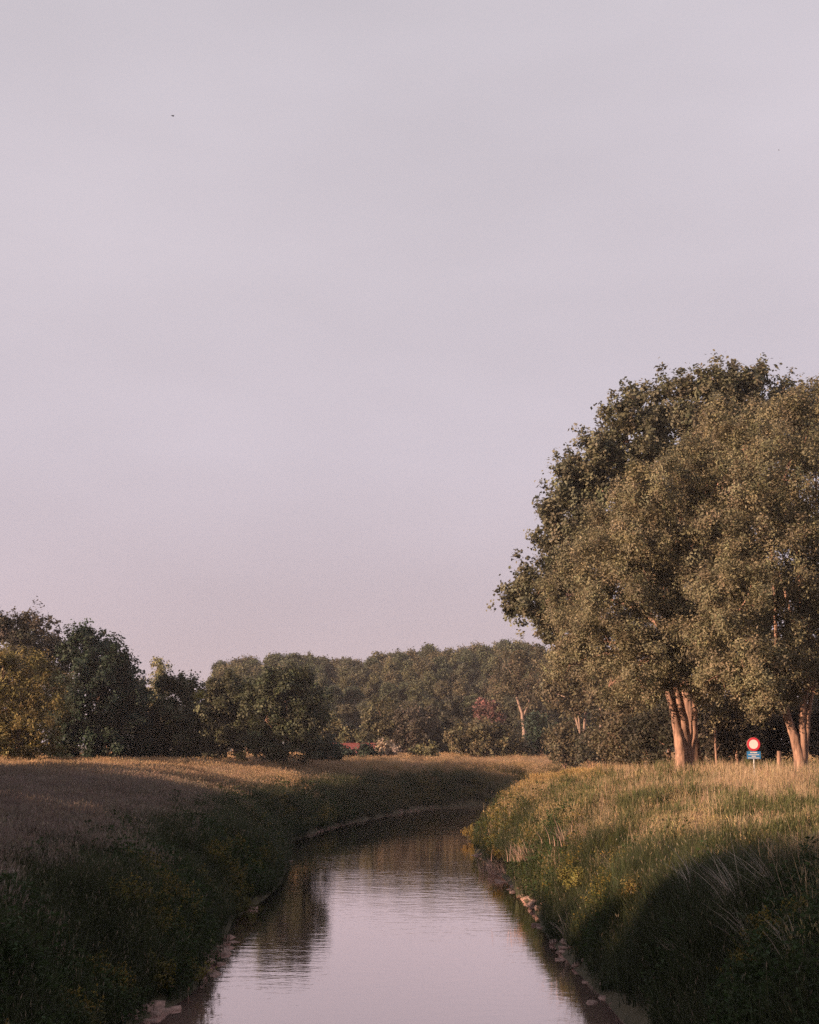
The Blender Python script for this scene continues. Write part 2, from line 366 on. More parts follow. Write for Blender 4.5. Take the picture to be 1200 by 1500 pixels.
def scatter(name, kd, P, scale, tint, label, cat, tilt=0.12, hscale=None):
    n = len(P); me = bpy.data.meshes.new(name); me.vertices.add(n); me.vertices.foreach_set('co', P.astype(np.float32).ravel())
    def attr(nm, ty, dat, key):
        a = me.attributes.new(nm, ty, 'POINT'); a.data.foreach_set(key, np.ascontiguousarray(dat).ravel())
    rot = np.stack([rs.normal(0, tilt, n), rs.normal(0, tilt, n), rs.uniform(0, 6.28, n)], 1)
    hs = np.ones(n) if hscale is None else hscale
    attr('rot', 'FLOAT_VECTOR', rot.astype(np.float32), 'vector')
    attr('scl', 'FLOAT_VECTOR', np.stack([scale, scale, scale * hs], 1).astype(np.float32), 'vector')
    attr('idx', 'INT', rs.randint(0, KINDS[kd], n).astype(np.int32), 'value')
    attr('tint', 'FLOAT_COLOR', np.concatenate([tint, np.ones((n, 1))], 1).astype(np.float32), 'color')
    o = link(name, me); tag(o, label, cat, kind='stuff')
    g = bpy.data.node_groups.new(name, 'GeometryNodeTree')
    g.interface.new_socket('Geometry', in_out='INPUT', socket_type='NodeSocketGeometry'); g.interface.new_socket('Geometry', in_out='OUTPUT', socket_type='NodeSocketGeometry')
    gi, go = g.nodes.new('NodeGroupInput'), g.nodes.new('NodeGroupOutput')
    ip = g.nodes.new('GeometryNodeInstanceOnPoints'); ci = g.nodes.new('GeometryNodeCollectionInfo')
    ci.inputs['Collection'].default_value = COLS[kd]; ci.inputs['Separate Children'].default_value = True; ci.inputs['Reset Children'].default_value = True
    def na(nm, ty):
        x = g.nodes.new('GeometryNodeInputNamedAttribute'); x.data_type = ty; x.inputs['Name'].default_value = nm; return x.outputs['Attribute']
    er = g.nodes.new('FunctionNodeEulerToRotation'); K = g.links.new
    K(gi.outputs[0], ip.inputs['Points']); K(ci.outputs[0], ip.inputs['Instance']); ip.inputs['Pick Instance'].default_value = True
    K(na('idx', 'INT'), ip.inputs['Instance Index']); K(na('rot', 'FLOAT_VECTOR'), er.inputs[0]); K(er.outputs[0], ip.inputs['Rotation'])
    K(na('scl', 'FLOAT_VECTOR'), ip.inputs['Scale']); K(ip.outputs[0], go.inputs[0])
    md = o.modifiers.new('scatter', 'NODES'); md.node_group = g
    return o
# candidate points over the wedge the picture looks into, with some room to each side
bands = [(20, 45, 26), (45, 75, 15), (75, 115, 9), (115, 170, 5.0), (170, 262, 2.6)]
cand = []
for y0, y1, d in bands:
    hw = 0.36 * y1 + 6; n = int((y1 - y0) * 2 * hw * d)
    x = rs.uniform(-hw, hw, n); y = rs.uniform(y0, y1, n); k = np.abs(x) < 0.36 * y + 6
    cand.append(np.stack([x[k], y[k]], 1))
cand = np.concatenate(cand); s_, l_ = river_frame(cand[:, 0], cand[:, 1])
k = (s_ > 0.12 + .5 * rs.rand(len(s_))) & ~((cand[:, 1] > 150) & ~l_ & (s_ > 60)); cand = cand[k]; s_ = s_[k]; l_ = l_[k]
z_ = ground(cand[:, 0], cand[:, 1], (s_, l_)); P = np.column_stack([cand, z_]); px_, py_ = cand.T
n1 = fbm(px_ * .22, py_ * .22, 20); n2 = fbm(px_ * .09, py_ * .05, 24); n3 = fbm(px_ * .5, py_ * .5, 28); u = rs.rand(len(P))
grow = np.clip(py_ / 60, 1, 2.2) ** 0.75                     # farther tufts are sparser and larger
def tints(c, k, j=.22): return np.array(c)[None] * rs.uniform(1 - j, 1 + j, (k, 1)) * rs.uniform(.94, 1.06, (k, 3))
edge = s_ + (n1 - .5) * 5 + rs.normal(0, 1.0, len(s_))
bank = (edge < np.where(l_, 4.8, np.interp(py_, [42, 60], [4.4, 2.3]))) & (py_ < 175)
yel = bank & (n3 > .62) & (s_ < 2.6) & (u < .4)
herb = bank & ~yel & (n1 > .52) & (u < .55)
green = bank & ~yel & ~herb
meadow_l = ~bank & l_; mf = meadow_l & (u < .72); ml = meadow_l & ~mf
right = ~bank & ~l_
plume = right & (edge < 6.5) & (py_ > 44) & (n3 > .42) & (u < .58)
dry = plume | (right & (n2 > .42) & (n3 > .40) & (u < .58) & (edge > 3))
reed = right & ~dry & (n2 > .40) & (u < .55) & (py_ < 105) & (px_ > 8)
mr = right & ~dry & ~reed & (u < .7); dr = right & ~dry & ~reed & ~mr
def sca(m, lo, hi): return rs.uniform(lo, hi, int(m.sum())) * grow[m]
def hs(m): return 1.0 / np.clip(grow[m] * .95, 1, 3)
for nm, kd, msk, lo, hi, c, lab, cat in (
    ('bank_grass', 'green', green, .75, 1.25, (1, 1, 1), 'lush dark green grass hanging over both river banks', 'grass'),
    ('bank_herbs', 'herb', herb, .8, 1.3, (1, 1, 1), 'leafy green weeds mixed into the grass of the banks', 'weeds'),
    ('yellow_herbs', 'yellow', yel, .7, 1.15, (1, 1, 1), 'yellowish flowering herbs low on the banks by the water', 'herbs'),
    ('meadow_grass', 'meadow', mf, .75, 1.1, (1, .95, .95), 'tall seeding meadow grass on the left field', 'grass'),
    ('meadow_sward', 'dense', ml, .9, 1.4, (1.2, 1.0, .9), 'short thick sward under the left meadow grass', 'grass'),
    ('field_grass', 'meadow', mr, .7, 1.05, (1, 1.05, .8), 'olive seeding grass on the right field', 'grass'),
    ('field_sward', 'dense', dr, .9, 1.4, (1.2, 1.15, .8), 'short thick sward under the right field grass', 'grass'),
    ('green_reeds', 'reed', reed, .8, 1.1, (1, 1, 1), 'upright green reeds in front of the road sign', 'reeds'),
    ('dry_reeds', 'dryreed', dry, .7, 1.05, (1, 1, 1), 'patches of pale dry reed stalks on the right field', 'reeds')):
    tn = tints(c, int(msk.sum())) * (.72 + .56 * n2[msk])[:, None]; hv = .7 + .75 * n1[msk]
    if nm == 'meadow_grass': hv = hv * 1.0
    if nm == 'dry_reeds': hv = hv * np.where(plume[msk], .72, .98)
    if nm in ('field_grass', 'field_sward'): tn *= np.array([1.25, 1.12, .95])
    if kd in ('meadow', 'dense'): tn *= 1 + np.clip((py_[msk] - 85) / 40, 0, 1)[:, None] * np.array([.5, .32, -.02]) * (n1[msk] * 1.5 + .2)[:, None]  # far grass brightened to gold: the sunlit strip is put into the tint
    scatter(nm, kd, P[msk], sca(msk, lo, hi), tn, lab, cat, hscale=hs(msk) * hv)

# straw tussocks and tall weeds that stand out singly on the banks
def straw_tussock(px, py, Y, lean, n, ln, c, label, name='straw_tussock', cat='tussock', spread=.6, rad=.16):
    """bent dry stalks growing from the bank at the pixel's place; lean is the way they fall"""
    u_, v_ = ray(px, py); yy = Y
    for _ in range(30):                                       # walk along the view ray to the ground
        if CAM_H + v_ * yy > gz(u_ * yy, yy) + .15: yy += .5
        else: break
    x = float(u_ * yy); e = tag(empty(name, (x, yy, gz(x, yy))), label, cat); m = MB()
    for _ in range(n):
        a = lean + rs.normal(0, spread); h = ln * rs.uniform(.8, 1.5)
        blade(m, np.array([*rs.normal(0, rad, 2), -.05]), a, h * rs.uniform(.3, .75), h * rs.uniform(.75, 1.1), .02, jit(c, .3), jit(np.array(c) * 1.25, .3), 4, .8)
    m.build('stalk', M_LEAF, e)['kind'] = 'stuff'
st = (.40, .33, .27); G2 = 'dry straw tussocks on the right bank'
for px, py, Y, n, ln, lab in (
    (1115, 1415, 24, 60, 1.1, 'fan of pale dry straw low on the shaded right bank near the corner'),
    (1085, 1350, 27, 40, 1.5, 'long bent dry stalks above the pale straw fan on the right bank'),
    (1140, 1340, 27, 34, 1.4, 'tuft of leaning grey stalks near the right picture edge'),
    (1185, 1440, 22, 40, 1.2, 'straw tuft cut by the right picture edge'),
    (1020, 1320, 31, 26, 1.2, 'thin scattered dry stalks in the middle of the right bank'),
    (1010, 1420, 26, 30, .7, 'flattened grey straw in the dark middle of the right bank'),
    (905, 1290, 38, 26, 1.2, 'few thin bowed stalks on the edge of the lit right bank'),
    (790, 1215, 55, 50, 1.0, 'pinkish dry tussock on the first hump of the right bank'),
    (735, 1195, 66, 60, 1.0, 'pinkish dry tussock farther along the hump of the right bank'),
    (865, 1230, 47, 60, 1.0, 'pinkish straw tussock where the right bank turns lit'),
    (835, 1340, 36, 30, .8, 'greyish dead weed clump above the stones of the right bank')):
    pk = 'pinkish' in lab
    straw_tussock(px, py, Y, 2.6, n * 5 if pk else n, ln * (.75 if pk else 1), (.42, .28, .215) if pk else st, lab, rad=.75 if pk else .16)
straw_tussock(62, 1475, 24, 1.4, 30, 1.1, (.09, .12, .05), 'pale green reed tuft in the dark lower left corner', 'reed_tuft', 'reeds', 2.0)

# ------------------------------------------------------------------ trees
def leaf_cloud(lobes, n, ll, lw, colour, seed, clus=.42, per=26, up=.3, spray=0.0, cvar=.28, tipcol=None, lobw=None, puffs=13):
    """leaves gathered in twig clusters over the surface of many lobes (x, y, z, rx, ry, rz)"""
    r = np.random.RandomState(seed); lob = np.asarray(lobes, float); area = lob[:, 3] * lob[:, 5]
    if lobw is not None: area = area * lobw
    # puffs: the boughs that swell out of each lobe
    pl, pd = [], []
    for i in range(len(lob)):
        k = int(max(7, puffs * (lob[i, 3] / 1.6) ** 1.2)); d = unit(r.normal(size=(k, 3)) + np.array([0, 0, .25])); q = lob[i, :3] + d * lob[i, 3:6] * r.uniform(.62, .98, (k, 1))
        rr = lob[i, 3] * r.uniform(.26, .46, k); pl.append(np.column_stack([q, rr, np.full(k, area[i] / area.sum() / k)])); pd.append(d)
    pl = np.concatenate(pl); pd = np.concatenate(pd); ins = np.zeros(len(pl), bool)
    for L_ in lob: ins |= ((((pl[:, :3] - L_[:3]) / L_[3:6]) ** 2).sum(1) < .30)
    pl[ins, 4] *= .14; w = pl[:, 4] / pl[:, 4].sum()
    nc = max(8, n // per); i = r.choice(len(pl), nc, p=w)
    d = unit(r.normal(size=(nc, 3)) + pd[i] * .75 + np.array([0, 0, .35])); c = pl[i, :3] + d * (pl[i, 3] * r.uniform(.55, 1.0, nc) ** .7)[:, None]
    if spray > 0:                                            # shoots standing out of the outline
        k = r.rand(nc) < .3; t = r.rand(k.sum(), 1) ** 1.5; sd_ = unit(pd[i[k]] + np.array([0, 0, .8])); c[k] = pl[i[k], :3] + sd_ * (pl[i[k], 3:4] * .8 + spray * t); d[k] = sd_
    pb = r.uniform(.8, 1.2, (len(pl), 1)); cb = pb[i] * r.uniform(1 - cvar, 1 + cvar, (nc, 1)) * r.uniform(.92, 1.08, (nc, 3))
    j = np.repeat(np.arange(nc), per); k = len(j); ax = unit(r.normal(size=(nc, 3)) + d * .8)
    pos = c[j] + r.normal(0, clus * .5, (k, 3)) + ax[j] * r.normal(0, clus * .6, (k, 1))
    nor = unit(d[j] * .95 + r.normal(size=(k, 3)) * .6 + np.array([0, 0, up]))
    dr_ = unit(np.cross(nor, r.normal(size=(k, 3)))); sd = np.cross(nor, dr_)
    L_ = ll * r.uniform(.7, 1.3, (k, 1)); W_ = lw * r.uniform(.7, 1.3, (k, 1))
    v = np.stack([pos - dr_ * L_ / 2, pos + sd * W_ / 2, pos + dr_ * L_ / 2, pos - sd * W_ / 2], 1)
    col = np.array(colour) * cb[j] * r.uniform(.75, 1.25, (k, 1))
    if tipcol is not None:
        t = r.rand(k) < .3; col[t] = np.array(tipcol) * r.uniform(.8, 1.2, (t.sum(), 1))
    return quads_mesh('crown', v, col), c
def curve(a, b, bow, k=6):
    a = np.asarray(a, float); b = np.asarray(b, float); t = np.linspace(0, 1, k)[:, None]
    mid = (a + b) / 2 + bow; return (1 - t) ** 2 * a + 2 * t * (1 - t) * mid + t * t * b
def wood(lobes, h0, r0, top, stems=None, nl=12, bark_seed=0, twigs=None):
    """trunk or stems, and limbs out to the lobes"""
    m = MB(); r = np.random.RandomState(bark_seed); lob = np.asarray(lobes)
    if stems is None:
        c = lob[:, :3].mean(0); t = np.array([c[0] * .6, c[1] * .6, top]); pth = curve((0, 0, -.4), t, r.normal(0, .25, 3) * (1, 1, 0), 9)
        m.tube(pth, np.interp(np.linspace(0, 1, 9), [0, .06, .3, 1], [r0 * 1.5, r0 * 1.1, r0 * .85, r0 * .2]), 9, wob=.12); starts = pth[3:7]
    else:
        starts = []
        for pts, rad in stems:
            pts = np.asarray(pts); t0 = np.linspace(0, 1, len(pts)); t1 = np.linspace(0, 1, 3 * len(pts)); q_ = np.stack([np.interp(t1, t0, pts[:, a_]) for a_ in range(3)], 1) + r.normal(0, .012, (len(t1), 3)); m.tube(q_, np.interp(t1, t0, rad), 16, wob=.13)
            if pts[-1][2] > 4: starts.append(np.asarray(pts)[-1])
        starts = np.array(starts)
    for i in r.permutation(len(lob))[:nl]:
        e = lob[i, :3] + r.normal(0, .2, 3); d = starts - e; a = starts[np.argmin((d ** 2).sum(1) + np.maximum(0, d[:, 2]) ** 2 * 2)]
        ln = np.linalg.norm(e - a); m.tube(curve(a, e, np.array([0, 0, .14 * ln]) + r.normal(0, .08 * ln, 3)), np.linspace(r0 * .25, r0 * .06, 6), 5, wob=.1)
        for _ in range(4):
            f = e + unit(r.normal(size=3) + (0, 0, .3)) * lob[i, 3:6] * .9
            m.tube(curve(e, f, r.normal(0, .1, 3), 4), np.linspace(r0 * .09, r0 * .02, 4), 3, cap=False)
    return m
def px_lobes(L, Y, depth, flat=1.0, back=True, cen=None, shrink=1.0, dj=0.0):
    """photograph lobes (x, y, radius in pixels) at distance Y become rounded masses in depth"""
    A = np.array(L, float); pos = np.array([at(a, b, Y) for a, b, _ in A]); r = A[:, 2] / FPX * Y * shrink
    c = pos.mean(0) if cen is None else cen; ex = np.abs(pos - c).max(0) + r.mean()
    rho = ((pos[:, 0] - c[0]) / ex[0]) ** 2 + ((pos[:, 2] - c[2]) / ex[2]) ** 2; dp = np.sqrt(np.clip(1 - rho, .03, 1)) * depth * (1 + dj * rs.uniform(-1, 1, len(A)))
    f = np.column_stack([pos[:, 0], Y - dp, pos[:, 2], r, r, r * flat])
    # keep each mass on its pixel although it stands nearer or farther than Y
    k = (f[:, 1] / Y)[:, None]; f[:, [0]] *= k; f[:, [2]] = CAM_H + (f[:, [2]] - CAM_H) * k
    if not back: return f
    g = f.copy(); g[:, 1] = Y + dp; g[:, 0] += rs.normal(0, .4, len(g)); g[:, 3:] *= 1.05; g[:, 2] -= .3
    return np.concatenate([f, g])
def tree(name, label, cat, L, Y, base_px, n, ll, lw, col, r0=.2, depth=3.0, stems=None, seed=1, group=None, top=None, nl=12, bark=None, flat=1.0, shrink=1.0, dj=0.0, **kw):
    lob = px_lobes(L, Y, depth, flat, shrink=shrink, dj=dj); bx = float(ray(base_px, 1100)[0] * Y); bz = gz(bx, Y); base = np.array([bx, Y, bz])
    lob[:, :3] -= base; lob[:, 2] = np.maximum(lob[:, 2], lob[:, 5] * .55)
    e = tag(empty(name, base), label, cat, group)
    h_ = len(lob) // 2; me, cl = leaf_cloud(lob, n, ll, lw, col, seed, lobw=np.r_[np.ones(h_), np.full(len(lob) - h_, .4)], **kw); me.materials.append(M_LEAF); link('crown', me, None, e)
    if stems is not None: stems = [(np.array([at(*q) for q in p]) - base, rad) for p, rad in stems]
    top = top if top is not None else lob[:, 2].max() * .8
    wood(lob, 0, r0, top, stems, nl, seed).build('trunk', bark or M_BARK, e, True)
    return e

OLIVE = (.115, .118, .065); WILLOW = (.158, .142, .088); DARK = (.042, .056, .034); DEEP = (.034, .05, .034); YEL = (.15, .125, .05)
# big willow with the split trunk
YA = 86.0
LA = [(1050, 709, 52), (959, 718, 46), (903, 765, 48), (993, 756, 46), (861, 837, 46), (925, 799, 45), (1044, 773, 50), (1019, 870, 58), (959, 841, 46), (899, 880, 52), (955, 925, 50),
      (1010, 955, 48), (850, 920, 34), (890, 950, 44), (940, 970, 40), (993, 990, 32), (1075, 668, 44), (1080, 830, 46), (1060, 910, 46), (1055, 620, 34), (960, 1005, 26), (915, 990, 30), (1020, 690, 40)]
SA = [([(1003, 1140, YA), (1004, 1112, YA), (1003, 1080, YA), (999, 1052, YA), (993, 1025, YA), (986, 985, YA), (980, 930, YA)], [.62, .46, .37, .33, .29, .25, .18]),
      ([(999, 1140, YA - .3), (998, 1108, YA - .3), (995, 1085, YA - .25), (992, 1070, YA - .2), (989, 1052, YA - .2), (983, 1030, YA - .2), (974, 1000, YA - .3), (962, 960, YA - .4)], [.46, .37, .31, .27, .22, .18, .15, .1]),
      ([(1008, 1140, YA - .1), (1011, 1105, YA - .1), (1017, 1075, YA), (1018, 1040, YA), (1017, 1000, YA), (1022, 950, YA)], [.42, .24, .18, .15, .13, .1])]
tree('willow_tree', 'huge olive willow with thick split reddish trunk left of the road sign', 'tree', LA, YA, 1000, 235000, .175, .078, WILLOW, .55, 6.5, SA, 21, nl=22, clus=.34, per=34, puffs=20, shrink=.83, dj=.5, spray=.7)
# second willow, right
YB = 79.0
LB = [(1138, 628, 52), (1190, 622, 50), (1085, 662, 40), (1147, 692, 52), (1200, 690, 52), (1181, 790, 52), (1117, 773, 48), (1083, 875, 52), (1147, 871, 55), (1205, 863, 52), (1078, 940, 52), (1138, 935, 55),
      (1195, 948, 50), (1076, 1003, 42), (1125, 1012, 44), (1185, 1005, 42), (1250, 680, 60), (1270, 780, 60), (1280, 880, 60), (1260, 970, 55), (1235, 750, 50), (1150, 740, 45), (1160, 820, 45), (1100, 720, 42), (1050, 990, 34), (1048, 860, 42), (1046, 935, 40), (1050, 790, 40), (1110, 980, 42), (1160, 980, 42)]
SB = [([(1173, 1128, YB), (1170, 1105, YB), (1160, 1070, YB), (1148, 1035, YB), (1138, 990, YB)], [.34, .26, .22, .20, .14]),
      ([(1176, 1128, YB), (1176, 1095, YB), (1175, 1065, YB), (1177, 1035, YB), (1185, 980, YB)], [.30, .22, .2, .18, .12]),
      ([(1178, 1128, YB), (1180, 1095, YB), (1183, 1060, YB), (1186, 1030, YB), (1200, 980, YB)], [.2, .16, .14, .12, .1])]
tree('willow_tree', 'broad olive willow on forked leaning stems right of the road sign', 'tree', LB, YB, 1174, 235000, .175, .078, WILLOW, .5, 6.5, SB, 22, nl=22, clus=.34, per=34, puffs=20, shrink=.83, dj=.5, spray=.7)
# tall dark poplar behind both
LP = [(1050, 580, 42), (995, 592, 36), (945, 600, 34), (925, 645, 42), (885, 668, 32), (872, 715, 42), (838, 705, 24), (826, 762, 32), (806, 755, 16), (845, 795, 32), (1095, 582, 38), (1140, 592, 26), (1178, 598, 28), (1000, 645, 50),
      (1060, 640, 45), (960, 690, 50), (905, 745, 46), (1110, 640, 45), (1170, 650, 45), (1000, 720, 50), (830, 690, 14), (890, 615, 16), (903, 598, 10), (1215, 620, 40), (1080, 720, 60), (950, 800, 55), (870, 830, 40), (1045, 800, 60),
      (1040, 558, 15), (1105, 560, 15), (1150, 572, 13), (1190, 585, 13), (985, 568, 13), (925, 584, 11),
      (795, 858, 30), (765, 878, 22), (830, 850, 34), (748, 868, 13), (800, 895, 22), (838, 900, 30), (818, 930, 16), (745, 886, 10), (775, 848, 12)]
tree('poplar_tree', 'tallest dark poplar rising behind the two willows', 'tree', LP, 102, 1020, 185000, .25, .19, (.108, .106, .070), .6, 6.0, None, 23, nl=24, clus=.34, per=26, spray=1.25, puffs=17, shrink=.88, dj=.3)

tree('dark_tree', 'dark tree filling the gap behind the forked willow stems', 'tree', [(1100, 960, 45), (1150, 900, 50), (1200, 950, 50), (1060, 1005, 40), (1180, 1020, 45), (1120, 1040, 40), (1020, 1005, 34), (1240, 1000, 50), (1090, 880, 45), (1210, 880, 45)], 116, 1130, 26000, .34, .22, (.055, .055, .038), .35, 3.0, None, 29, clus=.5, dj=.3)
# left group
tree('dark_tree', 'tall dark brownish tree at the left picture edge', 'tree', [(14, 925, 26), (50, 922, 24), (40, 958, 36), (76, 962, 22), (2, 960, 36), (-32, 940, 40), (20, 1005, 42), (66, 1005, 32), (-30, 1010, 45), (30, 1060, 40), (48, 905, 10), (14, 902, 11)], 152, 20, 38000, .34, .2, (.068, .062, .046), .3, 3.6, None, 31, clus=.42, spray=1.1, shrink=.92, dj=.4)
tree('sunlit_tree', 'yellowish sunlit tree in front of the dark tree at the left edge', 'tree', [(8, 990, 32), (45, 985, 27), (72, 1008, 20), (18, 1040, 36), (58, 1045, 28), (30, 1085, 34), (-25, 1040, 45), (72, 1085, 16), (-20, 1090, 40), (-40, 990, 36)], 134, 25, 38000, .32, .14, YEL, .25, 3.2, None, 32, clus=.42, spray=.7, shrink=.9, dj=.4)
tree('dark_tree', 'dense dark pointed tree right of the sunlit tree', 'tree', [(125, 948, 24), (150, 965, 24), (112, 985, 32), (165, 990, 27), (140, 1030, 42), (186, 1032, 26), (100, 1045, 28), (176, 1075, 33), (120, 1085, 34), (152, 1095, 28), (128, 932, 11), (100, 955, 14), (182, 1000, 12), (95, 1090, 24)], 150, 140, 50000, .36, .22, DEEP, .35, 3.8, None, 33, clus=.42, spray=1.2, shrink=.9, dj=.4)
tree('dark_shrub', 'low dark shrub at the right foot of the pointed tree', 'shrub', [(208, 1070, 18), (200, 1095, 20), (216, 1095, 16), (196, 1045, 16)], 152, 206, 12000, .3, .18, DEEP, .1, 1.6, None, 34, clus=.4)
tree('birch_tree', 'slim pale birch rising above the hedge', 'tree', [(233, 972, 8), (232, 985, 10), (229, 1003, 13), (226, 1022, 16), (238, 1040, 18), (225, 1060, 20)], 172, 231, 8000, .34, .16, (.21, .20, .115), .12, 1.2, None, 35, clus=.4, per=16, bark=M_PALEBARK)
tree('pale_tree', 'pale low tree seen between the pointed tree and the birch', 'tree', [(205, 1012, 13), (212, 1035, 18), (200, 1060, 20)], 176, 205, 5000, .4, .22, (.15, .135, .09), .14, 1.5, None, 36, clus=.45, per=16)
tree('hedge_tree', 'dark rounded hedge tree right of the birch', 'tree', [(250, 1020, 22), (274, 1014, 18), (240, 1055, 24), (268, 1060, 28), (255, 1095, 24), (284, 1090, 20), (272, 1085, 24), (258, 1072, 22), (232, 1095, 16)], 154, 255, 28000, .32, .2, (.072, .078, .046), .2, 2.4, None, 37, clus=.42, spray=.9, shrink=.92, dj=.4)
tree('yellow_shrub', 'small bright yellow-green shrub top between two hedge trees', 'shrub', [(277, 1018, 6), (291, 1022, 8), (293, 1040, 9), (288, 1065, 12)], 154, 289, 2600, .34, .2, (.24, .21, .05), .08, .8, None, 38, clus=.35, per=14)
tree('hedge_tree', 'grey-green hedge tree left of the darkest rounded tree', 'tree', [(332, 1018, 27), (312, 1035, 20), (325, 1060, 32), (346, 1085, 26), (312, 1092, 22), (350, 1045, 20)], 152, 328, 30000, .32, .2, (.084, .086, .052), .22, 2.6, None, 39, clus=.42, spray=.8, shrink=.9, dj=.4)
tree('round_tree', 'large rounded dark tree mirrored in the river at the left bank', 'tree', [(398, 1012, 25), (432, 1005, 22), (450, 1028, 22), (392, 1050, 30), (438, 1060, 32), (418, 1090, 28), (458, 1060, 15), (380, 1088, 22), (420, 1030, 30), (375, 1020, 14)], 150, 420, 44000, .32, .2, (.062, .07, .042), .3, 3.4, None, 40, clus=.42, spray=.8, shrink=.9, dj=.4)
tree('dark_shrub', 'low dark shrub left of the red roof', 'shrub', [(474, 1098, 14), (490, 1103, 10), (462, 1103, 12)], 168, 476, 5000, .34, .2, DEEP, .08, 1.2, None, 41, clus=.4)

# yellow-flowering bushes low on the banks
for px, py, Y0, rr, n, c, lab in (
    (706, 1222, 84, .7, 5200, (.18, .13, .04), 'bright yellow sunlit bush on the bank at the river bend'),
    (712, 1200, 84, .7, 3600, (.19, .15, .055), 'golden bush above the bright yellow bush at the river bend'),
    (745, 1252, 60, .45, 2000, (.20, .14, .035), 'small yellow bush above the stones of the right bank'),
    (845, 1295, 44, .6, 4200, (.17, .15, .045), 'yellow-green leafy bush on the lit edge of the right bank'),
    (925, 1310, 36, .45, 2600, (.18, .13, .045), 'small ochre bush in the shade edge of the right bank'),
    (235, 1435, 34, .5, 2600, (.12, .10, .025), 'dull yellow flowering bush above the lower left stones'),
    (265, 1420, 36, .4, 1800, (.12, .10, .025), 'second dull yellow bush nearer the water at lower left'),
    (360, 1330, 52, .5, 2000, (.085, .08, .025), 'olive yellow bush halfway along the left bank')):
    u_, v_ = ray(px, py); yy = Y0
    for _ in range(60):
        if CAM_H + v_ * yy > gz(u_ * yy, yy) + .55: yy += .4
        else: break
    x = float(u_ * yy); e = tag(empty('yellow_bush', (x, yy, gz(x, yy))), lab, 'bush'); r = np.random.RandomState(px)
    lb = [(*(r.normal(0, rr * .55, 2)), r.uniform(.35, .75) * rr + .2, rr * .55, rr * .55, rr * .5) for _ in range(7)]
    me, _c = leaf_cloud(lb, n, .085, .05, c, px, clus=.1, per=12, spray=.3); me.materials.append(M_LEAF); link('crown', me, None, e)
    wood(lb, 0, .03, rr, None, 6, px).build('stem', M_BARK, e, True)

# ------------------------------------------------------------------ low building with a red roof
hx, hy = float(ray(516, 1100)[0] * 205), 205.0; hz = gz(hx, hy)
hb = tag(empty('farm_shed', (hx, hy, hz)), 'low shed with a red roof half hidden by bushes', 'shed')
M_WALL = mat_noise('plaster', (.42, .36, .31), (.55, .48, .42), 3, .9, .2)
M_ROOF = mat_noise('red_tile', (.10, .028, .026), (.18, .048, .042), 9, .8, .8, (1, 1, 1))
M_DARKWOOD = mat_noise('dark_wood', (.05, .035, .025), (.10, .07, .05), 5, .7, .4, (6, 6, .6))
zr = CAM_H + float(ray(0, 1091)[1]) * hy - hz; ze = zr - 1.7
m = MB(); m.box((-3, 0, -.2), (3, 5, ze)); wallo = m.build('wall', M_WALL, hb)
m = MB(); rv = [(-3.3, -.5, ze - .12), (3.3, -.5, ze - .12), (3.3, 2.5, zr), (-3.3, 2.5, zr), (3.3, 5.5, ze - .12), (-3.3, 5.5, ze - .12)]
rv += [(a, b, c + .14) for a, b, c in rv]
m.add(rv, [(0, 3, 2, 1), (3, 5, 4, 2), (6, 7, 8, 9), (9, 8, 10, 11), (0, 1, 7, 6), (4, 5, 11, 10), (0, 6, 9, 3), (3, 9, 11, 5), (1, 2, 8, 7), (2, 4, 10, 8)])
rf = m.build('roof', M_ROOF, hb)
m = MB(); m.tube([(-3.32, 2.5, zr + .16), (3.32, 2.5, zr + .16)], [.11, .11], 8); m.build('ridge_cap', M_ROOF, rf)
m = MB(); m.box((-.5, -.06, 0), (.5, -.003, min(2.0, ze - .3))); d = m.build('door', M_DARKWOOD, hb)
m = MB(); m.tube([(.36, -.12, 1), (.36, -.06, 1)], [.03, .03], 6); m.build('handle', M_PALEBARK, d)
for wx in (-1.9, 1.8):
    m = MB(); m.box((wx - .45, -.05, .9), (wx + .45, -.003, min(1.8, ze - .3))); m.build('window', M_DARKWOOD, hb)

